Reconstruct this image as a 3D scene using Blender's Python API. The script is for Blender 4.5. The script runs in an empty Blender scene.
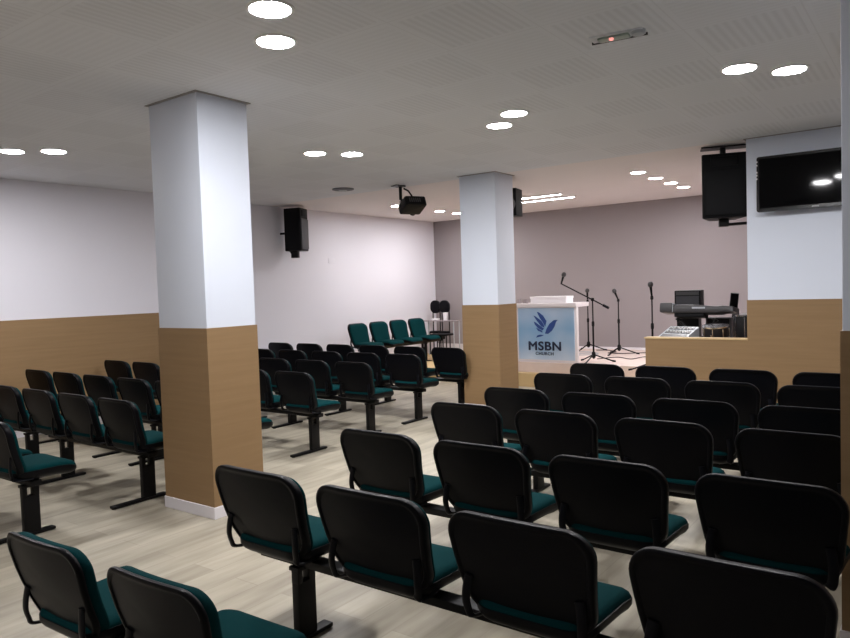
import bpy, bmesh, math, random
from mathutils import Vector, Matrix
random.seed(7)
sc = bpy.context.scene
COL = sc.collection
PI = math.pi

# ------------------------------------------------------------------ helpers
def lin(r, g, b):
    f = lambda c: (c/255/12.92 if c/255 <= .04045 else ((c/255+.055)/1.055)**2.4)
    return (f(r), f(g), f(b), 1)

class NT:
    """small node-tree helper"""
    def __init__(s, name):
        s.m = bpy.data.materials.new(name); s.m.use_nodes = True
        s.t = s.m.node_tree; s.b = s.t.nodes['Principled BSDF']
    def n(s, typ, **kw):
        nd = s.t.nodes.new(typ)
        for k, v in kw.items():
            if k.startswith('i_'):
                nd.inputs[int(k[2:])].default_value = v
            else:
                setattr(nd, k, v)
        return nd
    def l(s, a, b): s.t.links.new(a, b)
    def math(s, op, a, b=None, c=None):
        nd = s.t.nodes.new('ShaderNodeMath'); nd.operation = op
        for i, v in enumerate((a, b, c)):
            if v is None: continue
            if isinstance(v, (int, float)): nd.inputs[i].default_value = v
            else: s.l(v, nd.inputs[i])
        return nd.outputs[0]
    def mix(s, fac, a, b):
        nd = s.t.nodes.new('ShaderNodeMix'); nd.data_type = 'RGBA'
        for i, v in ((0, fac), (6, a), (7, b)):
            if isinstance(v, (int, float)): nd.inputs[i].default_value = v
            elif isinstance(v, tuple): nd.inputs[i].default_value = v
            else: s.l(v, nd.inputs[i])
        return nd.outputs[2]

def simple(name, col, rough=.6, metal=0, noise=0, nscale=40, bump=0, spec=.5):
    k = NT(name); b = k.b
    b.inputs['Roughness'].default_value = rough; b.inputs['Metallic'].default_value = metal
    b.inputs['Specular IOR Level'].default_value = spec
    b.inputs['Base Color'].default_value = col
    if noise or bump:
        tc = k.n('ShaderNodeTexCoord'); nz = k.n('ShaderNodeTexNoise')
        nz.inputs['Scale'].default_value = nscale; nz.inputs['Detail'].default_value = 4
        k.l(tc.outputs['Object'], nz.inputs['Vector'])
        if noise:
            c2 = tuple(max(0, x*(1-noise)) for x in col[:3])+(1,)
            k.l(k.mix(nz.outputs['Fac'], c2, col), b.inputs['Base Color'])
        if bump:
            bp = k.n('ShaderNodeBump'); bp.inputs['Strength'].default_value = bump; bp.inputs['Distance'].default_value = .002
            k.l(nz.outputs['Fac'], bp.inputs['Height']); k.l(bp.outputs['Normal'], b.inputs['Normal'])
    return k.m

def emit(name, col, st):
    k = NT(name); k.b.inputs['Base Color'].default_value = (.8, .8, .8, 1)
    k.b.inputs['Emission Color'].default_value = col; k.b.inputs['Emission Strength'].default_value = st
    return k.m

def floor_mat():
    k = NT('laminate_floor')
    g = k.n('ShaderNodeNewGeometry'); sp = k.n('ShaderNodeSeparateXYZ'); k.l(g.outputs['Position'], sp.inputs[0])
    cb = k.n('ShaderNodeCombineXYZ'); k.l(sp.outputs[1], cb.inputs[0]); k.l(sp.outputs[0], cb.inputs[1])
    br = k.n('ShaderNodeTexBrick'); k.l(cb.outputs[0], br.inputs['Vector'])
    br.inputs['Scale'].default_value = 1; br.inputs['Brick Width'].default_value = 1.25; br.inputs['Row Height'].default_value = .19
    br.inputs['Mortar Size'].default_value = .0025; br.inputs['Mortar Smooth'].default_value = .4; br.inputs['Bias'].default_value = 0
    br.offset = .37
    br.inputs['Color1'].default_value = (0, 0, 0, 1); br.inputs['Color2'].default_value = (1, 1, 1, 1); br.inputs['Mortar'].default_value = (.3, .3, .3, 1)
    mp = k.n('ShaderNodeMapping'); mp.inputs['Scale'].default_value = (9, .9, 1); k.l(g.outputs['Position'], mp.inputs[0])
    nz = k.n('ShaderNodeTexNoise'); nz.inputs['Scale'].default_value = 1.6; nz.inputs['Detail'].default_value = 6; k.l(mp.outputs[0], nz.inputs['Vector'])
    nz2 = k.n('ShaderNodeTexNoise'); nz2.inputs['Scale'].default_value = 1.1; nz2.inputs['Detail'].default_value = 3
    mp2 = k.n('ShaderNodeMapping'); mp2.inputs['Scale'].default_value = (3, .8, 1); k.l(g.outputs['Position'], mp2.inputs[0]); k.l(mp2.outputs[0], nz2.inputs['Vector'])
    a = k.math('ADD', k.math('MULTIPLY', br.outputs['Color'], .22), k.math('MULTIPLY', nz.outputs['Fac'], .85))
    a = k.math('ADD', a, k.math('MULTIPLY', nz2.outputs['Fac'], .75))
    a = k.math('SUBTRACT', a, .42)
    c = k.mix(a, lin(116, 108, 93), lin(198, 190, 172))
    c = k.mix(k.math('MULTIPLY', br.outputs['Fac'], .3), c, lin(110, 100, 90))
    k.l(c, k.b.inputs['Base Color'])
    k.b.inputs['Roughness'].default_value = .42; k.b.inputs['Specular IOR Level'].default_value = .35
    return k.m

def ceiling_mat():
    """60 cm mineral tiles, each with rows of fine slots, direction alternating tile by tile"""
    k = NT('slotted_ceiling_tile')
    g = k.n('ShaderNodeNewGeometry'); sp = k.n('ShaderNodeSeparateXYZ'); k.l(g.outputs['Position'], sp.inputs[0])
    X, Y = sp.outputs[0], sp.outputs[1]
    T = .6
    fx = k.math('FLOOR', k.math('DIVIDE', X, T)); fy = k.math('FLOOR', k.math('DIVIDE', Y, T))
    ck = k.math('FLOORED_MODULO', k.math('ADD', fx, fy), 2)
    sx = k.math('SINE', k.math('MULTIPLY', X, 2*PI/.05)); sy = k.math('SINE', k.math('MULTIPLY', Y, 2*PI/.05))
    ax = k.math('MULTIPLY', k.math('ADD', sx, 1.2), k.math('MULTIPLY', ck, .52))
    ay = k.math('MULTIPLY', k.math('ADD', sy, 1.0), k.math('MULTIPLY', k.math('SUBTRACT', 1, ck), .26))
    st = k.math('ADD', ax, ay)
    ux = k.math('ABSOLUTE', k.math('SUBTRACT', k.math('FLOORED_MODULO', X, T), T/2))
    uy = k.math('ABSOLUTE', k.math('SUBTRACT', k.math('FLOORED_MODULO', Y, T), T/2))
    mx = k.math('MAXIMUM', ux, uy)
    inside = k.math('LESS_THAN', mx, T/2-.035)
    joint = k.math('GREATER_THAN', mx, T/2-.004)
    f = k.math('MULTIPLY', k.math('MULTIPLY', st, inside), .13)
    c = k.mix(f, lin(224, 226, 231), lin(150, 150, 153))
    c = k.mix(k.math('MULTIPLY', joint, .12), c, lin(150, 147, 145))
    k.l(c, k.b.inputs['Base Color']); k.b.inputs['Roughness'].default_value = .9; k.b.inputs['Specular IOR Level'].default_value = .1
    return k.m

def tan_mat(name='tan_wall_laminate', c1=(150, 122, 88), c2=(132, 105, 73)):
    k = NT(name)
    g = k.n('ShaderNodeNewGeometry'); mp = k.n('ShaderNodeMapping'); mp.inputs['Scale'].default_value = (1.2, 1.2, 22)
    k.l(g.outputs['Position'], mp.inputs[0])
    nz = k.n('ShaderNodeTexNoise'); nz.inputs['Scale'].default_value = 1.5; nz.inputs['Detail'].default_value = 5
    k.l(mp.outputs[0], nz.inputs['Vector'])
    k.l(k.mix(nz.outputs['Fac'], lin(*c2), lin(*c1)), k.b.inputs['Base Color'])
    k.b.inputs['Roughness'].default_value = .55; k.b.inputs['Specular IOR Level'].default_value = .3
    return k.m

def sign_mat():
    k = NT('printed_sky_blue_banner')
    g = k.n('ShaderNodeNewGeometry'); nz = k.n('ShaderNodeTexNoise'); nz.inputs['Scale'].default_value = 2.2; nz.inputs['Detail'].default_value = 2
    k.l(g.outputs['Position'], nz.inputs['Vector'])
    sp = k.n('ShaderNodeSeparateXYZ'); k.l(g.outputs['Position'], sp.inputs[0])
    h = k.math('MULTIPLY', k.math('ABSOLUTE', k.math('SUBTRACT', sp.outputs[2], .9)), 1.3)
    f = k.math('ADD', k.math('MULTIPLY', nz.outputs['Fac'], .9), k.math('SUBTRACT', h, .35))
    k.l(k.mix(f, lin(128, 170, 208), lin(205, 216, 232)), k.b.inputs['Base Color'])
    k.b.inputs['Roughness'].default_value = .4
    return k.m

M = dict(
    floor=floor_mat(), ceiling=ceiling_mat(), tan=tan_mat(), tan_light=tan_mat('beige_parapet_laminate', (168, 138, 94), (152, 122, 80)),
    plaster=simple('smooth_white_plaster', lin(234, 228, 228), .85, noise=.04, nscale=2, spec=.2),
    white=simple('white_wall_paint', lin(226, 224, 232), .8, noise=.03, nscale=1.5, spec=.25),
    column=simple('white_column_paint', lin(218, 224, 236), .6, noise=.02, nscale=2, spec=.3),
    mauve=simple('mauve_grey_paint', lin(152, 144, 146), .8, noise=.04, nscale=1.2, spec=.2),
    collar=simple('grey_shadow_gap_trim', lin(150, 146, 144), .8),
    skirt=simple('white_skirting', lin(226, 222, 226), .5),
    stage=simple('beige_stage_carpet', lin(222, 204, 196), .7, noise=.1, nscale=8),
    riser=simple('pale_beige_riser', lin(205, 176, 128), .6, noise=.06, nscale=5),
    green=simple('teal_green_upholstery', lin(5, 54, 57), .9, noise=.35, nscale=180, bump=.4, spec=.06),
    black=simple('black_plastic', lin(8, 8, 13), .42, bump=.15, nscale=350, spec=.12),
    steel=simple('black_painted_steel', lin(10, 9, 10), .45, spec=.2),
    cab=simple('black_speaker_cabinet', lin(8, 8, 11), .5, bump=.2, nscale=300, spec=.15),
    grille=simple('dark_grey_metal_grille', lin(48, 48, 54), .5, noise=.4, nscale=260),
    cone=simple('grey_speaker_cone', lin(110, 108, 112), .5),
    screen=simple('black_glass_screen', lin(5, 5, 7), .06, spec=.14),
    gloss=simple('gloss_black_plastic', lin(12, 12, 14), .2, spec=.5),
    chrome=simple('chrome', lin(205, 205, 210), .2, metal=1),
    mark=simple('pale_grey_print', lin(190, 190, 196), .5),
    trimw=simple('white_metal_trim', lin(235, 235, 235), .4),
    podium=simple('white_podium_laminate', lin(232, 224, 226), .4),
    sign=sign_mat(), navy=simple('navy_blue_print', lin(38, 70, 138), .5), ink=simple('dark_navy_print', lin(20, 32, 62), .5),
    paper=simple('white_card', lin(240, 236, 238), .6), pale=simple('pale_grey_plastic', lin(175, 180, 186), .45),
    dgrey=simple('dark_grey_plastic', lin(52, 50, 52), .4), glass=simple('clear_grey_glass', lin(150, 140, 142), .15),
    drum=simple('black_drum_wrap', lin(14, 13, 16), .5), skin=simple('white_drum_head', lin(205, 205, 205), .6),
    milk=simple('greenish_translucent_plastic', lin(150, 165, 155), .35), brown=simple('brown_cable', lin(60, 45, 42), .6),
    led=emit('downlight_diffuser', (1, .985, 1, 1), 86), tube=emit('tube_diffuser', (1, .95, .93, 1), 22),
    red=emit('red_indicator', (1, .2, .16, 1), .35),
)

def mesh_from(bm, name, mat, smooth=35):
    bmesh.ops.recalc_face_normals(bm, faces=bm.faces)
    me = bpy.data.meshes.new(name); bm.to_mesh(me); bm.free()
    me.materials.append(M[mat] if isinstance(mat, str) else mat)
    if smooth:
        me.polygons.foreach_set('use_smooth', [True]*len(me.polygons))
        me.set_sharp_from_angle(angle=math.radians(smooth))
    return me

def link(name, me, parent=None, loc=(0, 0, 0), rot=(0, 0, 0)):
    o = bpy.data.objects.new(name, me); COL.objects.link(o)
    o.location = loc; o.rotation_euler = rot
    if parent is not None: o.parent = parent
    return o

def tag(o, label, cat, group=None, kind=None):
    o['label'] = label; o['category'] = cat
    if group: o['group'] = group
    if kind: o['kind'] = kind
    return o

def thing(name, label, cat, loc=(0, 0, 0), rot=(0, 0, 0), group=None):
    o = bpy.data.objects.new(name, None); COL.objects.link(o)
    o.location = loc; o.rotation_euler = rot; o.empty_display_size = .1
    return tag(o, label, cat, group)

def box(bm, x0, x1, y0, y1, z0, z1, bev=0, mtx=None):
    r = bmesh.ops.create_cube(bm, size=1)
    m = Matrix.Translation(((x0+x1)/2, (y0+y1)/2, (z0+z1)/2)) @ Matrix.Diagonal((x1-x0, y1-y0, z1-z0, 1))
    bmesh.ops.transform(bm, matrix=m, verts=r['verts'])
    vs = r['verts']
    if bev:
        es = list({e for v in vs for e in v.link_edges})
        q = bmesh.ops.bevel(bm, geom=es, offset=bev, segments=2, profile=.6, affect='EDGES')
        vs = [v for v in q['verts']] + [v for v in vs if v.is_valid]
        vs = list({v for v in vs if v.is_valid})
        # the whole island
        seen = set(vs); st = list(vs)
        while st:
            v = st.pop()
            for e in v.link_edges:
                w = e.other_vert(v)
                if w not in seen: seen.add(w); st.append(w)
        vs = list(seen)
    if mtx is not None: bmesh.ops.transform(bm, matrix=mtx, verts=vs)
    return vs

def boxo(name, dims, mat, parent=None, bev=0, mtx=None):
    bm = bmesh.new(); box(bm, *dims, bev=bev, mtx=mtx)
    return link(name, mesh_from(bm, name, mat), parent)

def tube(bm, pts, r, seg=8, flat=None):
    """swept tube with caps; flat=(a,b) elliptical section scale"""
    pts = [Vector(p) for p in pts]; rings = []
    up = Vector((0, 0, 1))
    prev = None
    for i, p in enumerate(pts):
        d = (pts[min(i+1, len(pts)-1)]-pts[max(i-1, 0)]).normalized()
        a = prev if prev is not None else (Vector((1, 0, 0)) if abs(d.x) < .9 else Vector((0, 1, 0)))
        a = (a-d*a.dot(d)).normalized(); prev = a
        b = d.cross(a)
        rr = r[i] if isinstance(r, (list, tuple)) else r
        fa, fb = flat or (1, 1)
        rings.append([bm.verts.new(p+(a*math.cos(t)*fa+b*math.sin(t)*fb)*rr) for t in [2*PI*k/seg for k in range(seg)]])
    for A, B in zip(rings, rings[1:]):
        for k in range(seg):
            bm.faces.new((A[k], A[(k+1) % seg], B[(k+1) % seg], B[k]))
    bm.faces.new(rings[0][::-1]); bm.faces.new(rings[-1])

def lathe(bm, prof, seg=24, mtx=None):
    """prof: list of (radius, z), closed at the ends"""
    rings = []; vs = []
    for r, z in prof:
        ring = [bm.verts.new((r*math.cos(2*PI*k/seg), r*math.sin(2*PI*k/seg), z)) for k in range(seg)]
        rings.append(ring); vs += ring
    for A, B in zip(rings, rings[1:]):
        for k in range(seg):
            bm.faces.new((A[k], A[(k+1) % seg], B[(k+1) % seg], B[k]))
    bm.faces.new(rings[0][::-1]); bm.faces.new(rings[-1])
    if mtx is not None: bmesh.ops.transform(bm, matrix=mtx, verts=vs)
    return vs

def smooth_path(pts, n=6):
    P = [Vector(p) for p in pts]; out = []
    for i in range(len(P)-1):
        p0, p1, p2, p3 = P[max(i-1, 0)], P[i], P[i+1], P[min(i+2, len(P)-1)]
        for k in range(n):
            t = k/n
            out.append(.5*((2*p1)+(p2-p0)*t+(2*p0-5*p1+4*p2-p3)*t*t+(3*p1-p0-3*p2+p3)*t**3))
    out.append(P[-1]); return out

def round_outline(corners, n=8):
    """corners: (x, y, radius) counter-clockwise -> list of (x,y)"""
    out = []; N = len(corners)
    for i in range(N):
        p = Vector(corners[i][:2]); r = corners[i][2]
        a = (Vector(corners[i-1][:2])-p).normalized(); b = (Vector(corners[(i+1) % N][:2])-p).normalized()
        ang = a.angle(b); t = r/math.tan(ang/2); c = p+(a+b).normalized()*(r/math.sin(ang/2))
        s = (p+a*t)-c; e = (p+b*t)-c
        a0 = math.atan2(s.y, s.x); a1 = math.atan2(e.y, e.x)
        d = (a1-a0+PI) % (2*PI)-PI
        for k in range(n+1):
            q = a0+d*k/n
            out.append((c.x+r*math.cos(q), c.y+r*math.sin(q)))
    # subdivide the long straight runs so the pad can bend
    res = []
    for i, p in enumerate(out):
        q = out[(i+1) % len(out)]; L = math.dist(p, q); res.append(p)
        m = int(L/.05)
        for j in range(1, m): res.append((p[0]+(q[0]-p[0])*j/m, p[1]+(q[1]-p[1])*j/m))
    return res

def pad(outline, layers, warp):
    """stack of offset outlines: layers = (inset, depth, scale) from back centre to front centre"""
    bm = bmesh.new(); N = len(outline)
    cx = sum(p[0] for p in outline)/N; cy = sum(p[1] for p in outline)/N
    nrm = []
    for i in range(N):
        a, b = outline[i-1], outline[(i+1) % N]
        d = Vector((b[0]-a[0], b[1]-a[1])).normalized(); nrm.append((-d.y, d.x))
    rings = []
    for L in layers:
        ins, dep = L[0], L[1]; s = L[2] if len(L) > 2 else 1
        ring = []
        for (x, y), (nx, ny) in zip(outline, nrm):
            u = cx+(x+nx*ins-cx)*s; v = cy+(y+ny*ins-cy)*s
            ring.append(bm.verts.new(warp(u, v, dep)))
        rings.append(ring)
    for A, B in zip(rings, rings[1:]):
        for k in range(N):
            bm.faces.new((A[k], A[(k+1) % N], B[(k+1) % N], B[k]))
    for ring, dep in ((rings[0], layers[0][1]), (rings[-1], layers[-1][1])):
        c = bm.verts.new(warp(cx, cy, dep))
        for k in range(N): bm.faces.new((ring[k], ring[(k+1) % N], c))
    return bm

# ------------------------------------------------------------------ camera
yaw, pit, rol, F = .6348, .0434, .0319, 706.35
fw = Vector((-math.sin(yaw)*math.cos(pit), math.cos(yaw)*math.cos(pit), -math.sin(pit)))
rt = Vector((math.cos(yaw), math.sin(yaw), 0)); up = rt.cross(fw)
r2 = rt*math.cos(rol)-up*math.sin(rol); u2 = rt*math.sin(rol)+up*math.cos(rol)
cam = bpy.data.cameras.new('camera'); co = bpy.data.objects.new('camera', cam); COL.objects.link(co)
mw = Matrix((r2, u2, -fw)).transposed().to_4x4(); mw.translation = (0, 0, 1.6)
co.matrix_world = mw
cam.sensor_width = 36; cam.lens = F/850*36; cam.clip_start = .05
sc.camera = co

# ------------------------------------------------------------------ setting
ZC, ZB = 3.024, 1.366          # ceiling, top of the tan wainscot
XL, XL2, YB, YT = -8.75, -8.9, 12.5, 7.87
XR, YF = 3.2, -3.4
def struct(name, dims, mat, label, cat, parent=None, bev=0):
    o = boxo(name, dims, mat, parent, bev)
    if parent is None: tag(o, label, cat, kind='structure')
    return o

struct('floor', (XL2-.2, XR+.2, YF-.2, YB+.2, -.1, 0), 'floor', 'pale grey beige plank floor of the whole hall', 'floor')
struct('ceiling', (XL2-.2, XR+.2, YF-.2, YT, ZC, ZC+.1), 'ceiling', 'grey slotted tile ceiling over the rows of seats', 'ceiling')
struct('ceiling_stage', (XL2-.2, XR+.2, YT, YB+.2, ZC, ZC+.1), 'plaster', 'smooth plaster ceiling over the stage', 'ceiling')
struct('wall_left', (XL-.3, XL, YF-.2, 7.0, 0, ZC), 'white', 'white side wall on the left above tan panelling', 'wall')
wl = struct('trim_wainscot', (XL, XL+.012, YF, 7.0, .09, ZB+.015), 'tan', 'tan wainscot panel along the left white wall', 'wall panel')
struct('baseboard_left', (XL, XL+.018, YF, 7.0, 0, .09), 'skirt', 'white skirting under the tan panel on the left wall', 'skirting')
struct('wall_left_stage', (XL2-.15, XL2, 7.0, YB+.2, 0, ZC), 'white', 'plain white side wall beside the stage', 'wall')
struct('wall_back', (XL2-.2, XR+.2, YB, YB+.2, 0, ZC), 'mauve', 'mauve grey rear wall behind the stage', 'wall')
struct('wall_right', (XR, XR+.2, YF-.2, YB+.2, 0, ZC), 'white', 'white side wall on the right, outside the frame', 'wall')
struct('wall_front', (XL2-.2, XR+.2, YF-.2, YF, 0, ZC), 'white', 'white wall behind the camera', 'wall')
# stage: a low platform and the main one
struct('stage_lower_step', (XL2, -2.68, 9.85, YB, 0, .21), 'riser', 'low beige platform step in front of the stage', 'stage')
bm = bmesh.new(); box(bm, -6.3, -2.68, 10.02, YB, .21, .37); box(bm, -2.68, 1.5, 7.98, YB, 0, .37)
tag(link('stage_platform', mesh_from(bm, 'stage_platform', 'stage')), 'beige carpeted stage platform under the podium and microphone stands', 'stage', kind='structure')
struct('baseboard_back', (-6.3, 1.5, YB-.015, YB, .37, .41), 'skirt', 'thin pale skirting along the foot of the mauve wall', 'skirting')
struct('baseboard_stage', (XL2, -6.3, YB-.015, YB, .21, .40), 'skirt', 'pale skirting on the mauve wall behind the wall bench', 'skirting')
# parapet in front of the keyboard and stage pillar with the television
pw = struct('wall_parapet', (-2.72, -1.64, YT, YT+.12, 0, .955), 'tan', 'low tan wall in front of the keyboard on stage', 'low wall')
boxo('coping', (-2.73, -1.64, YT-.008, YT+.13, .955, .97), 'riser', pw)

def column(name, x1, y0, w, d, label, top=ZB):
    """nearest right corner at (x1, y0)"""
    o = boxo(name, (x1-w, x1, y0, y0+d, 0, ZC), 'column', None, .004)
    tag(o, label, 'column', kind='structure')
    bm = bmesh.new(); t = .008
    box(bm, x1-w-t, x1+t, y0-t, y0+d+t, .085, top)
    link('cladding', mesh_from(bm, 'cladding', 'tan', 0), o)
    bm = bmesh.new(); t = .016
    box(bm, x1-w-t, x1+t, y0-t, y0+d+t, 0, .085, .004)
    link('baseboard', mesh_from(bm, 'baseboard', 'skirt', 0), o)
    bm = bmesh.new(); t = .022
    box(bm, x1-w-t, x1+t, y0-t, y0+d+t, ZC-.006, ZC)
    link('ceiling_collar', mesh_from(bm, 'ceiling_collar', 'collar', 0), o)
    return o
column('column', -4.20, 3.10, .575, .44, 'square column, white above tan, between the seat blocks and nearest the camera')
column('column', -4.51, 7.68, .53, .45, 'square column, white above tan, just left of the podium')
column('column', -.345, 3.42, .62, .5, 'square column cut off by the right edge of the photo') if False else None
c3 = column('column', .255, 3.42, .60, .5, 'square white and tan column at the far right, cutting off the rows')
column('column', 1.2, YT, 2.84, .5, 'broad white and tan pillar carrying the television', 1.372)

# ------------------------------------------------------------------ beam benches
def back_warp(sx):
    def w(u, v, dep):           # u lateral, v height, dep forward
        tilt = math.tan(math.radians(15))
        y = -.205+(.795-v)*tilt+.28*u*u+dep
        # lumbar curve
        y += -.012*math.cos((v-.62)*9)
        return Vector((u*sx, y, v-dep*.15))
    return w
def seat_warp(sx):
    def w(u, v, dep):
        z = .430+dep-max(0, v-.185)**2*1.6-.10*(.0625-u*u if abs(u) < .25 else 0)*.4
        return Vector((u*sx, v, z))
    return w
CACHE = {}
K = .969
KM = Matrix.Translation((0, -.04, .0496)) @ Matrix.Diagonal((K, K, K, 1))
def chair_meshes(sx, rim=.044):
    if sx in CACHE: return CACHE[sx]
    bo = round_outline([(-.245, .393, .12), (.245, .393, .12), (.292, .80, .095), (-.292, .80, .095)])
    # bow the top edge a little
    bo = [(x, y+.006*(1-(x/.29)**2) if y > .7 else y-.008*(1-(x/.25)**2) if y < .5 else y) for x, y in bo]
    shell = pad(bo, [(.06, .010, .5), (.034, .008), (.024, .008), (.018, .001), (.008, 0), (.002, .004), (0, .012), (0, rim-.008), (.004, rim), (.02, rim+.002)], back_warp(sx))
    cush = pad(bo, [(.02, rim-.004), (.012, rim-.002), (.007, rim+.004), (.007, .055), (.011, .066), (.026, .075), (.06, .081), (.06, .084, .5)], back_warp(sx))
    so = round_outline([(-.225, -.115, .09), (.225, -.115, .09), (.25, .325, .08), (-.25, .325, .08)])
    scush = pad(so, [(.02, -.028), (.006, -.024), (0, -.014), (0, .008), (.008, .022), (.026, .031), (.055, .035), (.055, .038, .5)], seat_warp(sx))
    sshell = pad(so, [(.09, -.075, .5), (.07, -.072), (.035, -.06), (.010, -.042), (-.003, -.022), (-.004, .002), (.004, .004), (.03, -.02)], seat_warp(sx))
    br = []
    for s in (-1, 1):
        bm = bmesh.new()
        X = .215*s*sx
        pts = smooth_path([(X, -.130, .55), (X*1.04, -.136, .50), (X*1.05, -.138, .455), (X*1.03, -.13, .415), (X*.98, -.12, .392), (X*.94, -.05, .38), (X*.9, .02, .378)], 5)
        tube(bm, pts, .017, 10, (1.1, .42))
        bm.transform(KM); br.append(mesh_from(bm, 'arm_bracket', 'black'))
    for q in (shell, cush, scush, sshell): q.transform(KM)
    CACHE[sx] = dict(shell=mesh_from(shell, 'backrest', 'black', 50), cush=mesh_from(cush, 'back_cushion', 'green', 60),
                     seat=mesh_from(scush, 'seat', 'green', 60), under=mesh_from(sshell, 'seat_shell', 'black', 50), br=br)
    return CACHE[sx]

def leg_meshes():
    if 'leg' in CACHE: return CACHE['leg']
    bm = bmesh.new()
    box(bm, -.022, .022, -.055, .055, .02, .278, .006)           # plate post with a slot near the top
    box(bm, -.022, .022, -.055, -.024, .272, .35, .004)
    box(bm, -.022, .022, .014, .055, .272, .35, .004)
    box(bm, -.03, .03, -.062, .062, .335, .354, .003)
    post = mesh_from(bm, 'leg', 'steel')
    bm = bmesh.new()
    box(bm, -.03, .03, -.31, .15, .004, .024, .006)
    for y in (-.29, .13): lathe(bm, [(.02, 0), (.022, .006)], 12, Matrix.Translation((0, y, 0)))
    foot = mesh_from(bm, 'foot', 'steel')
    CACHE['leg'] = (post, foot); return CACHE['leg']

def bench(label, group, n, pitch, loc, rz=0, sx=1.0, legs=None, rim=.044):
    """loc = floor point under the beam below the FIRST seat; seats follow along local +x; sitters face local +y"""
    t = thing('beam_bench', label, 'bench', loc, (0, 0, rz), group)
    cm = chair_meshes(sx, rim); post, foot = leg_meshes()
    L = (n-1)*pitch
    key = ('beam', n, pitch)
    if key not in CACHE:
        bm = bmesh.new()
        box(bm, -.17, L+.17, -.04, .04, .352, .39, .008)
        for i in range(n):
            x = i*pitch
            box(bm, x-.13, x-.09, -.09, .19, .388, .402, .003); box(bm, x+.09, x+.13, -.09, .19, .388, .402, .003)
        CACHE[key] = mesh_from(bm, 'beam', 'steel')
    link('beam', CACHE[key], t)
    for x in (legs or (0, L)):
        l = link('leg', post, t, (x, 0, 0)); link('foot', foot, l)
    for i in range(n):
        x = i*pitch
        s = link('seat', cm['seat'], t, (x, 0, 0)); link('seat_shell', cm['under'], s)
        b = link('backrest', cm['shell'], t, (x, 0, 0)); link('back_cushion', cm['cush'], b)
        for q in cm['br']: link('arm_bracket', q, b)
    return t

RG, LG = 'beam benches in the right block', 'beam benches in the left block'
right_rows = [  # x of the first (aisle) seat, y of the back tops, label
    (-2.78, 6.58, 'four-seat black beam bench, front row nearest the low stage wall in the right block'),
    (-2.755, 5.75, 'four-seat black beam bench with dark green pads, second row from the stage, right block'),
    (-2.70, 4.79, 'four-seat black beam bench with dark green pads, third row from the stage, right block'),
    (-2.66, 4.00, 'four-seat black beam bench, middle row of the seven in the right block'),
    (-2.592, 2.99, 'four-seat black and green beam bench, third row from the camera, right block'),
    (-2.532, 2.055, 'four-seat black and green beam bench right of the near column, second row from the camera'),
    (-2.47, 1.15, 'two-seat black and green beam bench at the bottom edge, nearest the camera'),
]
P = .655*K
LEGY = .235                     # the beam stands this far in front of the back tops
for i, (x, y, lab) in enumerate(right_rows):
    if i < 6: bench(lab, RG, 4, .656, (x*K-.008, y*K+LEGY, 0), 0, 1.005, legs=(.08, 3*.656-.02))
    else:
        t = bench(lab, RG, 2, .645, (-2.575, 1.125+LEGY, 0), math.radians(2), .87, rim=.024)
        t.scale = (1, 1, .925)
left_rows = [   # x of the aisle-end seat, y of the back tops, aisle label, wall label
    (-5.36, 7.72, 'three-seat black beam bench, front row of left block, aisle end', 'three-seat black beam bench, front row of left block, below the wall speaker'),
    (-5.39, 6.78, 'three-seat black beam bench, second row of the left block, aisle end', 'three-seat black beam bench, second row of the left block, end by the white wall'),
    (-5.37, 5.84, 'three-seat black and green beam bench, third row of the left block, aisle end', 'three-seat black beam bench, third row of left block, mostly behind the near column'),
    (-5.33, 4.90, 'three-seat beam bench just right of the near column, fourth row of the left block', 'three-seat black beam bench by the tan wainscot, fourth row, seen left of the near column'),
    (-5.21, 3.86, 'three-seat black beam bench partly hidden by the near column, fifth row of left block', 'three-seat black beam bench against the tan wainscot, fifth row of left block'),
    (-5.315, 2.99, 'three-seat green and black beam bench left of the near column, sixth row, aisle end', 'three-seat black beam bench at the left edge, sixth row, wall end'),
    (-5.27, 2.05, 'green-seated beam bench cut off by the left edge, seventh row of left block', None),
]
for x, y, a, b in left_rows:
    bench(a, LG, 3, P, (x*K-2*P, y*K+LEGY, 0), 0, .95, legs=(.08, 2*P+.07))
    if b: bench(b, LG, 3, P, (x*K-5*P-.01, y*K+LEGY, 0), 0, .95, legs=(.08, 2*P+.07))
# bench along the left wall, on the lower step, facing the middle of the hall (local +y -> world +x); runs away from the camera
t = bench('four-seat green beam bench with a black end table against the white left wall', None, 4, .565, (-8.05, 10.88, .20), -PI/2, .86, legs=(.0, 1.69))
bm = bmesh.new()
o = round_outline([(-.20, -.14, .12), (.20, -.14, .12), (.20, .26, .12), (-.20, .26, .12)])
bm = pad(o, [(.03, .46), (.004, .462), (0, .47), (0, .49), (.006, .496), (.03, .498)], lambda u, v, d: Vector((-.51+u, v, d)))
box(bm, -.60, -.17, -.035, .035, .354, .388); box(bm, -.57, -.45, -.06, .1, .387, .464)
link('end_table', mesh_from(bm, 'end_table', 'black'), t)

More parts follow.
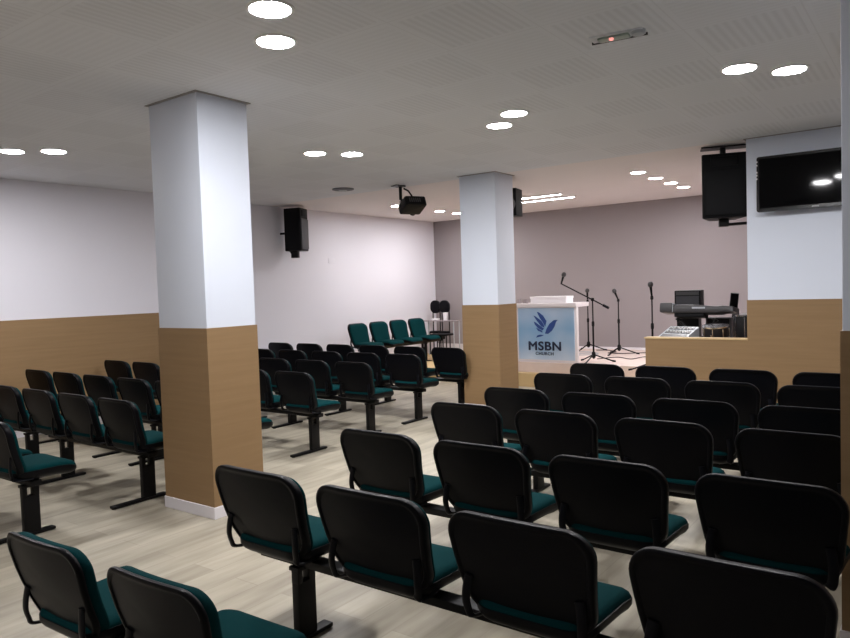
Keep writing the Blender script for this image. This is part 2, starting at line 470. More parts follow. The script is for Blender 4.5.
# ------------------------------------------------------------------ ceiling lights
bm = bmesh.new()
seg = 40
def ring_mesh():
    bm = bmesh.new()
    pr = [(.122, 0), (.122, -.005), (.117, -.009), (.106, -.009), (.102, -.005), (.102, 0)]
    rings = [[bm.verts.new((r*math.cos(2*PI*k/seg), r*math.sin(2*PI*k/seg), z)) for k in range(seg)] for r, z in pr]
    for A, B in zip(rings, rings[1:]):
        for k in range(seg): bm.faces.new((A[k], A[(k+1) % seg], B[(k+1) % seg], B[k]))
    return mesh_from(bm, 'trim_ring', 'trimw')
ring = ring_mesh()
bm = bmesh.new(); lathe(bm, [(.102, -.001), (.102, -.005), (.097, -.007)], seg); disc = mesh_from(bm, 'diffuser', 'led')
def downlight(x, y, label, s=1):
    t = thing('ceiling_downlight', label, 'ceiling light', (x, y, ZC), (0, 0, 0), 'round ceiling downlights')
    a = link('trim_ring', ring, t); b = link('diffuser', disc, t)
    a.scale = b.scale = (s, s, 1)
for x, y, l in [
    (-2.72, 2.47, 'round white downlight at the top edge, nearer of the pair right of the near column'),
    (-3.05, 2.80, 'round white downlight just below the top edge one, right of the near column top'),
    (-1.12, 5.21, 'round white downlight above the television, left one of its pair'),
    (-.86, 5.49, 'round white downlight above the television, right one of its pair'),
    (-2.87, 5.23, 'round white downlight up and right of the far column, upper one of its pair'),
    (-3.18, 5.52, 'round white downlight right above the far column, lower one of its pair'),
    (-5.21, 5.26, 'round white downlight between the two columns, left one of its pair'),
    (-4.98, 5.57, 'round white downlight between the two columns, right one of its pair'),
    (-7.12, 3.15, 'round white downlight at the left edge of the photo'),
    (-6.86, 3.42, 'round white downlight left of the near column, right one of its pair')]:
    downlight(x, y, l)
for i, (y, l) in enumerate([(9.16, 'first and largest of four small downlights in a line over the stage'), (9.86, 'second of four small downlights in a line over the stage'),
        (10.53, 'third of four small downlights in a line over the stage'), (11.14, 'last and smallest of four downlights in a line over the stage')]):
    downlight(-3.22, y, l, .86)
for y, l in [(9.53, 'small downlight just left of the black projector'), (10.82, 'small downlight right of the projector near the far wall corner'), (11.4, 'small downlight at the left edge of the far column top')]:
    downlight(-7.55, y, l, .86)
# lamps of the same hall that hang outside the frame
for x, y in [(-3.3, -.9), (-6.6, -.6)]:
    downlight(x, y, 'round white downlight on the ceiling behind the camera')
for j, (y, x0, x1, l) in enumerate([(10.27, -5.95, -4.84, 'bright linear tube light over the stage, nearer of the two'), (10.76, -5.95, -4.84, 'bright linear tube light over the stage, farther of the two')]):
    t = thing('tube_light', l, 'ceiling light', ((x0+x1)/2, y, ZC), (0, 0, 0), 'tube lights over the stage')
    h = (x1-x0)/2
    boxo('housing', (-h-.02, h+.02, -.035, .035, -.022, 0), 'trimw', t, .003)
    bm = bmesh.new(); box(bm, -h, h, -.014, .014, -.026, -.010, .004)
    link('diffuser', mesh_from(bm, 'diffuser', 'tube'), t)

# ------------------------------------------------------------------ ceiling fittings
t = thing('emergency_light', 'slim emergency light with a small red indicator on the slotted ceiling', 'emergency light', (-1.52, 4.02, ZC), (0, 0, math.radians(8)))
boxo('base_plate', (-.15, .15, -.055, .055, -.008, 0), 'ceiling', t, .002)
boxo('lens_cover', (-.11, .07, -.035, .035, -.022, -.006), 'milk', t, .012)
bm = bmesh.new(); lathe(bm, [(.012, -.030), (.014, -.020)], 12, Matrix.Translation((-.03, -.02, 0))); link('indicator', mesh_from(bm, 'indicator', 'red'), t)
boxo('edge_rail', (-.16, .16, .050, .060, -.014, 0), 'dgrey', t)
bm = bmesh.new(); lathe(bm, [(.02, -.03), (.035, -.025), (.04, -.01), (.04, 0)], 20, Matrix.Translation((.12, -.01, 0))); link('sensor', mesh_from(bm, 'sensor', 'pale'), t)
t = thing('smoke_detector', 'small flat grey detector on the ceiling left of the projector', 'detector', (-6.78, 7.37, ZC))
bm = bmesh.new(); lathe(bm, [(.10, -.02), (.15, -.012), (.155, 0)], 24); link('base', mesh_from(bm, 'base', 'grille'), t)
bm = bmesh.new(); lathe(bm, [(.045, -.035), (.06, -.02)], 20); link('cap', mesh_from(bm, 'cap', 'pale'), t)

# projector on its ceiling mount
PT = Matrix.Rotation(-.42, 4, 'X')
t = thing('projector', 'black projector hanging from the ceiling by a black bracket', 'projector', (-5.84, 7.72, 2.74), (0, 0, math.radians(62)))
bm = bmesh.new(); o = round_outline([(-.155, -.14, .03), (.155, -.14, .03), (.155, .14, .03), (-.155, .14, .03)], 4)
bm = pad(o, [(.02, -.075), (.004, -.07), (0, -.06), (0, .045), (.006, .055), (.04, .062)], lambda u, v, d: Vector((u, v, d)))
bm.transform(PT); link('body', mesh_from(bm, 'body', 'cab'), t)
bm = bmesh.new(); lathe(bm, [(.035, .0), (.045, .0), (.045, .05), (.05, .06), (.036, .06), (.03, .045)], 20, Matrix.Translation((.08, .145, 0)) @ Matrix.Rotation(-PI/2, 4, 'X')); bm.transform(PT); link('lens', mesh_from(bm, 'lens', 'gloss'), t)
bm = bmesh.new()
for i in range(6): box(bm, -.10+i*.03, -.085+i*.03, -.144, -.138, -.035, .025)
bm.transform(PT); link('vent', mesh_from(bm, 'vent', 'dgrey'), t)
bm = bmesh.new(); R = Matrix.Translation((0, 0, 0))
tube(bm, [(-.06, .12, .05), (-.08, .20, .10), (-.08, .20, .284)], .022, 12)
tube(bm, [(.0, .03, .045), (.02, .05, .13), (-.01, .09, .20), (-.05, .15, .24)], .012, 10)
box(bm, -.12, .02, -.06, .16, .048, .062)
lathe(bm, [(.075, .268), (.075, .284)], 20, Matrix.Translation((-.08, .20, 0)))
link('ceiling_mount', mesh_from(bm, 'ceiling_mount', 'steel'), t)
bm = bmesh.new(); box(bm, -.19, -.14, .1, .26, .27, .284); link('cable_plate', mesh_from(bm, 'cable_plate', 'dgrey'), t)

# ------------------------------------------------------------------ loudspeakers
def loudspeaker(label, loc, rz, w, d, h, pitch=0, gm='grille'):
    """front faces local -y; origin = centre of the cabinet"""
    t = thing('loudspeaker', label, 'loudspeaker', loc, (pitch, 0, rz), 'black loudspeakers')
    k = .62
    bm = bmesh.new()
    o = round_outline([(-w/2*k, d/2, .012), (-w/2, -d/2, .02), (w/2, -d/2, .02), (w/2*k, d/2, .012)], 4)
    bm = pad(o, [(.02, -h/2), (.003, -h/2+.004), (0, -h/2+.014), (0, h/2-.014), (.003, h/2-.004), (.02, h/2)], lambda u, v, q: Vector((u, v, q)))
    link('cabinet', mesh_from(bm, 'cabinet', 'cab'), t)
    bm = bmesh.new()
    o = round_outline([(-w/2*.86, -h/2*.92, .02), (w/2*.86, -h/2*.92, .02), (w/2*.86, h/2*.50, .02), (-w/2*.86, h/2*.50, .02)], 4)
    bm = pad(o, [(.0, -d/2+.01), (0, -d/2-.008), (.006, -d/2-.014), (.02, -d/2-.016)], lambda u, v, q: Vector((u, q, v)))
    link('grille', mesh_from(bm, 'grille', gm), t)
    bm = bmesh.new()
    box(bm, -w/2*.6, w/2*.6, -d/2-.012, -d/2+.01, h/2*.60, h/2*.90, .008)
    link('horn', mesh_from(bm, 'horn', 'cab'), t)
    return t
t = loudspeaker('black loudspeaker bracketed high on the white left wall', (-8.635, 8.20, 2.63), math.radians(114), .34, .31, .70)
bm = bmesh.new(); tube(bm, [(0, .10, -.33), (0, .02, -.44)], .03, 10); box(bm, -.04, .04, -.04, .08, -.46, -.33, .006)
link('lower_bracket', mesh_from(bm, 'lower_bracket', 'steel'), t); bm = bmesh.new()
tube(bm, [(0, .10, -.05), (0, .272, -.05)], .018, 8)
link('wall_bracket', mesh_from(bm, 'wall_bracket', 'steel'), t)
t = loudspeaker('large black loudspeaker hung beside the television pillar', (-1.93, 8.14, 2.585), math.radians(18), .46, .40, .68, 0, 'cab')
bm = bmesh.new(); box(bm, -.05, .05, -.05, .05, -.42, -.33, .006); tube(bm, [(.0, 0, -.40), (.28, -.09, -.40)], .016, 8)
link('wall_bracket', mesh_from(bm, 'wall_bracket', 'steel'), t)
bm = bmesh.new(); box(bm, -.06, .22, -.04, .10, .34, .36); tube(bm, [(0, 0, .35), (0, 0, .438)], .03, 8); box(bm, -.22, .24, -.08, .12, .424, .438)
link('ceiling_bracket', mesh_from(bm, 'ceiling_bracket', 'steel'), t)
t = thing('monitor_speaker', 'small black speaker fixed behind the far column top', 'loudspeaker', (-4.63, 8.36, 2.70), (0, 0, math.radians(10)), 'black loudspeakers')
boxo('cabinet', (-.11, .08, -.13, .13, -.18, .18), 'cab', t, .008)
for yv, zz, r in ((0, -.03, .085), (0, .1, .035)):
    bm = bmesh.new()
    lathe(bm, [(r*.35, -.0), (r*.75, .004), (r*.82, .012), (r, .012), (r, .0)], 24, Matrix.Translation((0.02-.035, -.131, zz)) @ Matrix.Rotation(PI/2, 4, 'X'))
    link('woofer' if r > .05 else 'tweeter', mesh_from(bm, 'driver', 'cone'), t)
boxo('bracket', (-.04, .04, -.26, -.13, -.03, .03), 'steel', t)

# ------------------------------------------------------------------ television on the pillar
t = thing('television', 'black flat television mounted on the white upper pillar face', 'television', (-1.0, YT-.10, 2.53), (math.radians(-2.6), 0, math.radians(1.5)))
W, Hh = .52, .276
bm = bmesh.new(); o = round_outline([(-W, -Hh, .02), (W, -Hh, .02), (W, Hh, .02), (-W, Hh, .02)], 4)
bm = pad(o, [(.06, .045), (.02, .04), (.0, .02), (0, -.014), (.004, -.02), (.026, -.02), (.028, -.012)], lambda u, v, q: Vector((u, q, v)))
link('casing', mesh_from(bm, 'casing', 'gloss'), t)
boxo('screen', (-W+.028, W-.028, -.0165, -.008, -Hh+.036, Hh-.028), 'screen', t)
bm = bmesh.new(); box(bm, -.03, .03, -.0215, -.019, -Hh+.012, -Hh+.02); link('logo_mark', mesh_from(bm, 'logo_mark', 'mark'), t)
bm = bmesh.new()
bm.free()
for z in (.225, .19, .12, .09, .055): boxo('edge_glint', (-W-.002, -W+.010, -.0215, -.008, z-.007, z+.007), 'paper', t)  # bright reflections along the casing's left edge, drawn as white specks
boxo('wall_mount', (-.2, .2, .03, .09, -.15, .15), 'steel', t)

# ------------------------------------------------------------------ podium with the printed front
ZS = .37
PY = 10.06
t = thing('podium', 'white podium with a pale blue bird banner on the stage front', 'podium', (-5.06, PY, ZS))
boxo('front_panel', (-.53, .53, 0, .07, 0, .87), 'podium', t, .006)
boxo('rear_panel', (-.30, .30, .34, .37, 0, .87), 'podium', t, .004)
boxo('top', (-.56, .535, -.03, .46, .87, .935), 'podium', t, .008)
bn = boxo('banner', (-.475, .49, -.012, 0, .045, .86), 'sign', t)
def poly_obj(name, polys, mat, y0, y1, parent):
    bm = bmesh.new()
    for L in polys:
        A = [bm.verts.new((x+5.06, y0, z-ZS)) for x, z in L]; B = [bm.verts.new((x+5.06, y1, z-ZS)) for x, z in L]
        bm.faces.new(A); bm.faces.new(B[::-1])
        for k in range(len(L)): bm.faces.new((A[k], A[(k+1) % len(L)], B[(k+1) % len(L)], B[k]))
    return link(name, mesh_from(bm, name, mat, 0), parent)
bird = [[(-5.197, 1.17), (-5.164, 1.164), (-5.089, 1.11), (-5.033, 1.025), (-5.057, .938), (-5.092, .998), (-5.149, 1.077)],
        [(-5.258, 1.111), (-5.232, 1.105), (-5.124, 1.031), (-5.085, .975), (-5.068, .923), (-5.126, .942), (-5.201, 1.031)],
        [(-5.257, 1.017), (-5.224, 1.005), (-5.127, .938), (-5.078, .908), (-5.106, .879), (-5.182, .912), (-5.236, .971)],
        [(-5.219, .921), (-5.182, .906), (-5.112, .872), (-5.107, .843), (-5.183, .872)],
        [(-5.064, .828), (-5.036, .903), (-4.984, .982), (-4.907, 1.041), (-4.839, 1.045), (-4.87, 1.012), (-4.897, .943), (-4.944, .874), (-5.01, .824)],
        [(-5.224, .762), (-5.196, .798), (-5.152, .811), (-5.082, .804), (-5.131, .783)]]
poly_obj('bird_emblem', bird, 'navy', -.016, -.0115, bn)
def text_obj(name, s, width, height, cx, z0, bold, mat, parent, track=1.0):
    cu = bpy.data.curves.new(name, 'FONT'); cu.body = s; cu.size = 1; cu.bevel_depth = bold; cu.bevel_resolution = 0; cu.extrude = .004; cu.space_character = track
    tmp = bpy.data.objects.new(name, cu); COL.objects.link(tmp)
    bpy.context.view_layer.update()
    dg = bpy.context.evaluated_depsgraph_get()
    me = bpy.data.meshes.new_from_object(tmp.evaluated_get(dg))
    bpy.data.objects.remove(tmp)
    xs = [v.co.x for v in me.vertices]; ys = [v.co.y for v in me.vertices]
    fx = width/(max(xs)-min(xs)); fy = height/(max(ys)-min(ys)); mx = (max(xs)+min(xs))/2
    for v in me.vertices:
        v.co = Vector(((v.co.x-mx)*fx+cx, -.0135-v.co.z*.5, (v.co.y-min(ys))*fy+z0))
    me.materials.clear(); me.materials.append(M[mat])
    return link(name, me, parent)
text_obj('lettering_msbn', 'MSBN', .565, .145, -.015, .56-ZS, .028, 'ink', bn, 1.08)
text_obj('lettering_church', 'CHURCH', .31, .05, -.02, .487-ZS, .012, 'ink', bn, 1.1)
# things on the podium top
ztop = ZS+.935
t = thing('document_box', 'white flat box lying on the podium top', 'box', (-5.05, PY+.22, ztop))
boxo('body', (-.31, .31, -.13, .13, 0, .085), 'paper', t, .006)
boxo('lid', (-.317, .317, -.137, .137, .07, .105), 'paper', t, .006)
for i, (x, y, h, l) in enumerate([(-5.57, .10, .075, 'small glass at the left end of the podium top'), (-5.50, .14, .065, 'middle one of three small glasses on the podium top'), (-5.43, .10, .07, 'small glass nearest the white box on the podium')]):
    t = thing('glass_tumbler', l, 'glass', (x, PY+y, ztop), (0, 0, 0), 'small glasses on the podium')
    bm = bmesh.new(); lathe(bm, [(.020, 0), (.024, .01), (.028, h), (.026, h), (.022, .014)], 16); link('bowl', mesh_from(bm, 'bowl', 'glass'), t)
    bm = bmesh.new(); lathe(bm, [(.0215, .0135), (.0235, h*.55)], 16); link('drink', mesh_from(bm, 'drink', 'brown'), t)

# ------------------------------------------------------------------ microphone stands
def mic(label, p, d):
    """microphone with its head at p + d"""
    d = Vector(d).normalized(); t = thing('microphone', label, 'microphone', p, (0, 0, 0), 'black microphones on stands')
    q = d.to_track_quat('Z', 'Y'); t.rotation_euler = q.to_euler()
    bm = bmesh.new(); lathe(bm, [(.010, .004), (.012, .01), (.018, .12), (.018, .128)], 14); link('handle', mesh_from(bm, 'handle', 'cab'), t)
    bm = bmesh.new(); lathe(bm, [(.020, .128), (.033, .142), (.037, .16), (.035, .18), (.024, .198), (.01, .204)], 16); link('grille', mesh_from(bm, 'grille', 'dgrey'), t)
    return t
def mic_stand(label, loc, h, rot, clip, low=0):
    """straight tripod stand; clip = list of points of the upper arm"""
    t = thing('microphone_stand', label, 'microphone stand', loc, (0, 0, rot), 'black microphone stands')
    bm = bmesh.new(); tube(bm, [(0, 0, .06), (0, 0, h*.62)], .014, 10); tube(bm, [(0, 0, h*.6), (0, 0, h)], .010, 10); link('pole', mesh_from(bm, 'pole', 'steel'), t)
    bm = bmesh.new(); lathe(bm, [(.02, h*.58), (.022, h*.6), (.022, h*.64), (.016, h*.66)], 12); link('clutch', mesh_from(bm, 'clutch', 'steel'), t)
    bm = bmesh.new(); lathe(bm, [(.02, .07), (.03, .08), (.03, .15), (.018, .17)], 12); link('hub', mesh_from(bm, 'hub', 'steel'), t)
    for k in range(3):
        a = 2*PI*k/3
        bm = bmesh.new(); tube(bm, [(0, 0, .125), (.30*math.cos(a), .30*math.sin(a), .016)], .010, 8)
        l = link('leg', mesh_from(bm, 'leg', 'steel'), t)
        bm = bmesh.new(); tube(bm, [(.28*math.cos(a), .28*math.sin(a), .022), (.33*math.cos(a), .33*math.sin(a), .014)], .0135, 8)
        link('rubber_foot', mesh_from(bm, 'rubber_foot', 'black'), l)
    if clip:
        bm = bmesh.new(); tube(bm, clip, .009, 8); lathe(bm, [(.02, h-.02), (.022, h), (.018, h+.03)], 10); link('arm', mesh_from(bm, 'arm', 'steel'), t)
    return t
# boom stand beside the podium
bx, by = -4.37, 10.30
mic_stand('black boom microphone stand right beside the podium, arm reaching left', (bx, by, ZS), .97, .5, None)
t = [o for o in COL.objects if o.name.startswith('microphone_stand') and o.parent is None][-1]
bm = bmesh.new()
inv = Matrix.Rotation(-.5, 4, 'Z')
p0 = inv @ Vector((-.52, 0, 1.235)); p1 = inv @ Vector((.25, 0, .845))
tube(bm, [p0, p1], .010, 8); lathe(bm, [(.022, .95), (.026, .97), (.022, 1.0)], 12)
link('boom_arm', mesh_from(bm, 'boom_arm', 'steel'), t)
bm = bmesh.new(); e = (p1-p0).normalized(); tube(bm, [p1-e*.09, p1+e*.01], .02, 10); link('counterweight', mesh_from(bm, 'counterweight', 'black'), t)
mic('black microphone on the end of the boom arm above the podium', (bx-.52, by, ZS+1.225), (.25, -.1, .6))
# straight stands behind
mic_stand('black straight microphone stand between the boom stand and the podium', (-5.22, 12.08, ZS), .90, .3, [(0, 0, .86), (0, 0, .93)])
mic('black upright microphone on the stand behind the boom arm', (-5.22, 12.08, ZS+.93), (0, -.05, 1))
mic_stand('black microphone stand with spread tripod in the middle of the stage', (-4.46, 11.6, ZS), .92, 2.4, [(0, 0, .88), (.0, .0, .93)])
mic('black microphone leaning left on the middle stage stand', (-4.46, 11.6, ZS+.93), (-.42, -.05, 1))
mic_stand('black microphone stand behind the left end of the low stage wall', (-3.20, 9.55, ZS), 1.0, 1.2, [(0, 0, .95), (0, 0, 1.03)])
mic('black microphone upright above the low stage wall', (-3.20, 9.55, ZS+1.02), (-.1, 0, 1))
def cable(label, pts, mat='brown', r=.007):
    bm = bmesh.new(); tube(bm, smooth_path(pts, 6), r, 8)
    tag(link('floor_cable', mesh_from(bm, 'floor_cable', mat)), label, 'cable', 'cables on the stage floor')
z = ZS+.008
cable('dark cable looping across the stage floor right of the boom stand', [(-4.5, 10.75, z), (-4.3, 11.1, z), (-4.0, 10.9, z), (-3.9, 11.3, z), (-3.5, 11.2, z), (-3.2, 11.0, z)])
cable('white cable coiled on the stage beside the podium', [(-4.75, 11.3, z), (-4.95, 11.6, z), (-5.15, 11.45, z), (-5.0, 11.25, z), (-4.8, 11.5, z), (-5.05, 11.8, z), (-5.3, 11.75, z)], 'pale')
cable('dark cable along the back of the stage by the middle stand', [(-5.1, 12.15, z), (-4.9, 12.2, z), (-4.65, 11.95, z), (-4.7, 11.7, z), (-4.4, 11.75, z), (-4.0, 12.0, z), (-3.6, 11.9, z)])

# ------------------------------------------------------------------ keyboard corner behind the low wall
t = thing('keyboard', 'long dark grey electronic keyboard, its back to the hall, behind the low wall', 'keyboard', (-2.37, 8.70, 1.19), (math.radians(-9), 0, math.radians(-3)))
bm = bmesh.new()
o = round_outline([(-.28, -.12, .02), (.44, -.12, .02), (.44, .12, .02), (-.28, .12, .02)], 4)
bm = pad(o, [(.02, -.0), (.004, .004), (0, .012), (0, .085), (.004, .095), (.02, .10)], lambda u, v, d: Vector((u, v, d*(1-.35*max(0, u)/.44)+(.012 if u > .3 else 0))))
link('body', mesh_from(bm, 'body', 'dgrey'), t)
bm = bmesh.new(); box(bm, -.42, -.265, -.13, .13, .006, .128, .025); link('end_block', mesh_from(bm, 'end_block', 'dgrey'), t)
boxo('bottom_housing', (-.25, .10, -.09, .09, -.045, .004), 'cab', t, .012)
bm = bmesh.new(); box(bm, -.262, -.255, -.126, .10, .01, .118); link('end_ring', mesh_from(bm, 'end_ring', 'pale'), t)
k_ = boxo('key_bed', (-.24, .42, .07, .165, .03, .062), 'skin', t)
bm = bmesh.new(); box(bm, -.03, .12, -.1225, -.118, .052, .072); link('back_label', mesh_from(bm, 'back_label', 'pale'), t)
t = thing('keyboard_stand', 'black crossed-leg stand carrying the dark keyboard', 'keyboard stand', (-2.37, 8.70, ZS))
for s_, yy in ((1, -.02), (-1, .02)):
    bm = bmesh.new(); tube(bm, [(-.33*s_, yy, .03), (.22*s_, yy, .755)], .018, 8); link('leg', mesh_from(bm, 'leg', 'steel'), t)
for x in (-.33, .33):
    bm = bmesh.new(); tube(bm, [(x, -.22, .02), (x, .22, .02)], .018, 8); link('foot_bar', mesh_from(bm, 'foot_bar', 'steel'), t)
for x in (-.22, .20):
    bm = bmesh.new(); tube(bm, [(x, -.10, .765), (x, .10, .735)], .012, 8); link('support_arm', mesh_from(bm, 'support_arm', 'steel'), t)
t = thing('amplifier', 'black box amplifier standing up behind the dark keyboard', 'amplifier', (-2.60, 9.16, ZS), (0, 0, .1))
boxo('cabinet', (-.15, .16, -.13, .13, .78, 1.10), 'cab', t, .01)
boxo('grille', (-.13, .14, -.136, -.128, .80, 1.03), 'grille', t)
boxo('stand', (-.13, .13, -.1, .1, 0, .78), 'steel', t)
boxo('control_panel', (-.13, .14, -.137, -.128, 1.04, 1.085), 'dgrey', t)
t = thing('tablet', 'small black tablet upright on a thin stand by the pillar', 'tablet', (-2.20, 9.32, ZS), (0, .10, .2))
bm = bmesh.new(); box(bm, -.05, .05, -.008, .008, .86, 1.06, .006, Matrix.Rotation(-.12, 4, 'X')); link('case', mesh_from(bm, 'case', 'dgrey'), t)
bm = bmesh.new(); box(bm, -.043, .043, -.0105, -.007, .87, 1.05, 0, Matrix.Rotation(-.12, 4, 'X')); link('screen', mesh_from(bm, 'screen', 'screen'), t)
bm = bmesh.new(); tube(bm, [(0, .09, 0.01), (0, .11, .88)], .01, 8); lathe(bm, [(.13, 0), (.12, .015), (.02, .02)], 20, Matrix.Translation((0, .09, 0))); link('stand', mesh_from(bm, 'stand', 'steel'), t)
# equipment table with the mixing console
t = thing('equipment_table', 'small dark table under the mixing console behind the low wall', 'table', (-2.40, 8.25, ZS))
boxo('tabletop', (-.30, .22, -.2, .2, .50, .53), 'cab', t, .004)
for x in (-.27, .19):
    for y in (-.17, .17): boxo('leg', (x-.015, x+.015, y-.015, y+.015, 0, .50), 'steel', t)
t = thing('mixing_console', 'grey sloping mixing console on the table behind the low wall', 'mixing console', (-2.46, 8.25, ZS+.53), (0, 0, -.30))
bm = bmesh.new()
vs = [(-.20, -.14, 0), (.17, -.14, 0), (.17, .14, 0), (-.20, .14, 0), (-.20, -.14, .04), (.17, -.14, .04), (.17, .14, .16), (-.20, .14, .16)]
V = [bm.verts.new(v) for v in vs]
for f in ((0, 1, 2, 3), (4, 5, 6, 7), (0, 1, 5, 4), (1, 2, 6, 5), (2, 3, 7, 6), (3, 0, 4, 7)): bm.faces.new([V[i] for i in f])
link('body', mesh_from(bm, 'body', 'pale', 0), t)
sl = Matrix.Translation((0, -.14, .041)) @ Matrix.Rotation(math.atan2(.12, .28), 4, 'X')
for y0, y1 in ((.02, .10), (.13, .19), (.22, .285)): boxo('face_plate', (-.175, .145, y0, y1, 0, .005), 'dgrey', t, 0, sl)
kn = None
bm = bmesh.new(); lathe(bm, [(.008, .004), (.007, .018)], 8); kn = mesh_from(bm, 'knob', 'skin')
for i in range(7):
    for j in (.16, .25):
        o = link('knob', kn, t); o.matrix_local = sl @ Matrix.Translation((-.15+i*.045, j, 0))
t = thing('sheet_music', 'loose white paper sheet lying beside the mixing console', 'paper', (-2.25, 8.13, ZS+.531), (0, 0, .1))
bm = bmesh.new(); box(bm, -.03, .05, -.06, .07, .0, .003); link('sheet', mesh_from(bm, 'sheet', 'paper'), t)
def drum(label, loc, r, h, tx, leg_h):
    t = thing('drum', label, 'drum', loc, (0, 0, 0), 'drums by the pillar')
    mt = Matrix.Translation((0, 0, leg_h)) @ Matrix.Rotation(tx, 4, 'X')
    bm = bmesh.new(); lathe(bm, [(r, 0), (r, h)], 28, mt); link('shell', mesh_from(bm, 'shell', 'drum'), t)
    bm = bmesh.new(); lathe(bm, [(r*.97, h+.002), (r*.5, h+.004)], 28, mt); link('drum_head', mesh_from(bm, 'drum_head', 'skin'), t)
    for zz in (h-.012, .0):
        bm = bmesh.new()
        lathe(bm, [(r+.001, zz), (r+.008, zz), (r+.008, zz+.016), (r+.001, zz+.016)], 28, mt); link('hoop', mesh_from(bm, 'hoop', 'chrome'), t)
    for k in range(8):
        a = 2*PI*k/8
        bm = bmesh.new(); tube(bm, [mt @ Vector(((r+.006)*math.cos(a), (r+.006)*math.sin(a), .02)), mt @ Vector(((r+.006)*math.cos(a), (r+.006)*math.sin(a), h-.02))], .006, 6)
        link('lug', mesh_from(bm, 'lug', 'chrome'), t)
    for k in range(3):
        a = 2*PI*k/3+.4
        bm = bmesh.new()
        tube(bm, [mt @ Vector((r*.98*math.cos(a), r*.98*math.sin(a), h*.4)), Vector((r*1.02*math.cos(a), r*1.02*math.sin(a), .008))], .010, 8)
        link('leg', mesh_from(bm, 'leg', 'chrome'), t)
    return t
drum('small black drum with chrome hoops right of the mixing console', (-2.06, 8.28, ZS), .135, .14, .12, .57)
drum('larger black drum half hidden by the television pillar', (-1.80, 8.62, ZS), .14, .44, .05, .38)
t = thing('equipment_case', 'black equipment case standing between the keyboard and the drums', 'case', (-2.20, 9.05, ZS))
boxo('body', (-.14, .14, -.1, .1, 0, .76), 'cab', t, .012)
for x in (-.135, .135): boxo('corner_edge', (x-.008, x+.008, -.103, .103, .0, .763), 'dgrey', t, .002)
boxo('latch', (-.03, .03, -.108, -.099, .60, .65), 'chrome', t, .003)
t = thing('cymbal', 'chrome cymbal on a stand above the small drum', 'cymbal', (-1.86, 8.96, ZS))
bm = bmesh.new(); lathe(bm, [(.13, .760), (.06, .775), (.03, .79), (.01, .795), (.008, .789), (.03, .782), (.06, .769), (.125, .757)], 28, Matrix.Translation((0, 0, .76)) @ Matrix.Rotation(.2, 4, 'X') @ Matrix.Translation((0, 0, -.76))); link('plate', mesh_from(bm, 'plate', 'chrome'), t)
bm = bmesh.new(); tube(bm, [(0, 0, .1), (0, 0, .79)], .009, 8); link('pole', mesh_from(bm, 'pole', 'steel'), t)
for k in range(3):
    a = 2*PI*k/3+1; bm = bmesh.new(); tube(bm, [(0, 0, .25), (.15*math.cos(a), .15*math.sin(a), .008)], .008, 8); link('leg', mesh_from(bm, 'leg', 'steel'), t)

# ------------------------------------------------------------------ far corner: glass table, cup and two rounded black chair backs
t = thing('side_table', 'thin grey glass table in the far corner by the mauve wall', 'table', (-8.28, 11.78, .21))
boxo('tabletop', (-.41, .41, -.12, .12, .71, .73), 'glass', t, .004)
for x in (-.38, .38):
    for y in (-.10, .10):
        bm = bmesh.new(); tube(bm, [(x, y, 0), (x, y, .71)], .012, 8); link('leg', mesh_from(bm, 'leg', 'pale'), t)
t = thing('paper_cup', 'white paper cup on the glass table in the far corner', 'cup', (-8.16, 11.78, .94))
bm = bmesh.new(); lathe(bm, [(.04, 0), (.052, .15), (.047, .15), (.038, .008)], 20); link('body', mesh_from(bm, 'body', 'paper'), t)
bm = bmesh.new(); lathe(bm, [(.050, .145), (.056, .148), (.054, .155), (.052, .156)], 20); link('rim', mesh_from(bm, 'rim', 'paper'), t)
t = thing('tissue_pack', 'white folded pack lying on the glass table in the far corner', 'pack', (-8.42, 11.80, .94), (0, 0, .2))
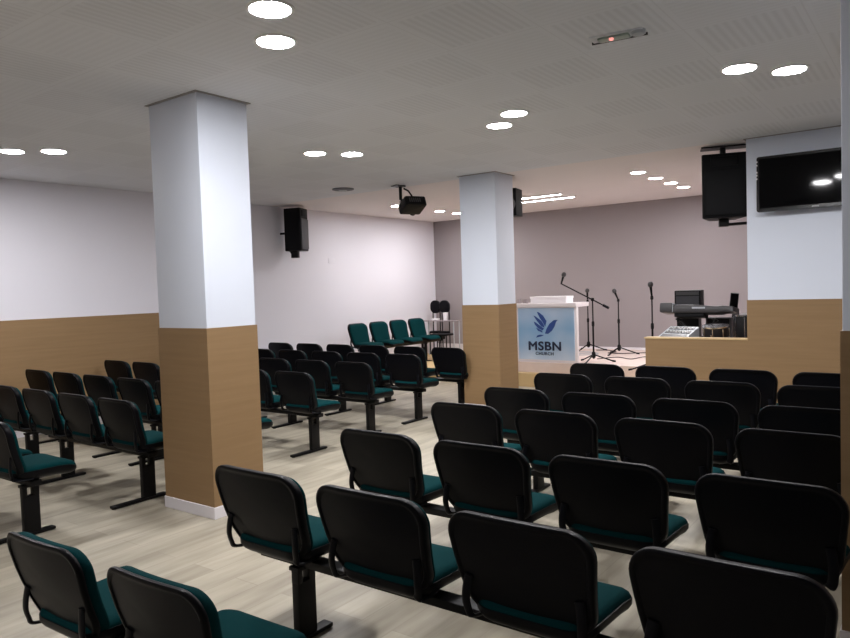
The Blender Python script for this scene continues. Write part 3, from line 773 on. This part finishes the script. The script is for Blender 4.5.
boxo('pack', (-.08, .08, -.05, .05, 0, .035), 'paper', t, .01)
for x, y, l in ((-8.62, 12.06, 'left one of two rounded black chairs behind the glass table'), (-8.36, 12.02, 'right one of two rounded black chairs behind the glass table')):
    t = thing('round_back_chair', l, 'chair', (x, y, .21), (0, 0, 0), 'round-backed chairs in the far corner')
    bm = bmesh.new()
    o = round_outline([(-.129, .86, .11), (.129, .86, .11), (.129, 1.13, .11), (-.129, 1.13, .11)])
    bm = pad(o, [(.04, .0), (.01, .004), (0, .02), (0, .04), (.012, .055), (.05, .06)], lambda u, v, d: Vector((u, .06-d, v)))
    link('backrest', mesh_from(bm, 'backrest', 'black'), t)
    o = round_outline([(-.12, -.09, .06), (.12, -.09, .06), (.12, .08, .06), (-.12, .08, .06)])
    bm = pad(o, [(.03, .44), (0, .45), (0, .475), (.02, .49)], lambda u, v, d: Vector((u, v, d)))
    link('seat', mesh_from(bm, 'seat', 'black'), t)
    for sx_ in (-.09, .09):
        bm = bmesh.new(); tube(bm, [(sx_, .06, 0), (sx_, .06, .95)], .012, 8); link('rear_leg', mesh_from(bm, 'rear_leg', 'steel'), t)
        bm = bmesh.new(); tube(bm, [(sx_, -.07, 0), (sx_, -.07, .45)], .012, 8); link('front_leg', mesh_from(bm, 'front_leg', 'steel'), t)
boxo('wall_box', (-.002, .006, -.08, .08, -.05, .05), 'white', None, .004)
o = bpy.data.objects['wall_box']; o.name = 'blank_cover_plate'; o.location = (XL2, 9.3, 2.15)
tag(o, 'blank white cover plate on the white wall right of the wall speaker', 'cover plate')

# ------------------------------------------------------------------ world and view
w = bpy.data.worlds.new('world'); sc.world = w; w.use_nodes = True
w.node_tree.nodes['Background'].inputs[0].default_value = (.5, .5, .55, 1); w.node_tree.nodes['Background'].inputs[1].default_value = .05
sc.view_settings.view_transform = 'Standard'; sc.view_settings.look = 'None'
sc.view_settings.gamma = 1; sc.view_settings.use_curve_mapping = False
sc.view_settings.exposure = 1.8
sc.cycles.max_bounces = 10; sc.cycles.diffuse_bounces = 6
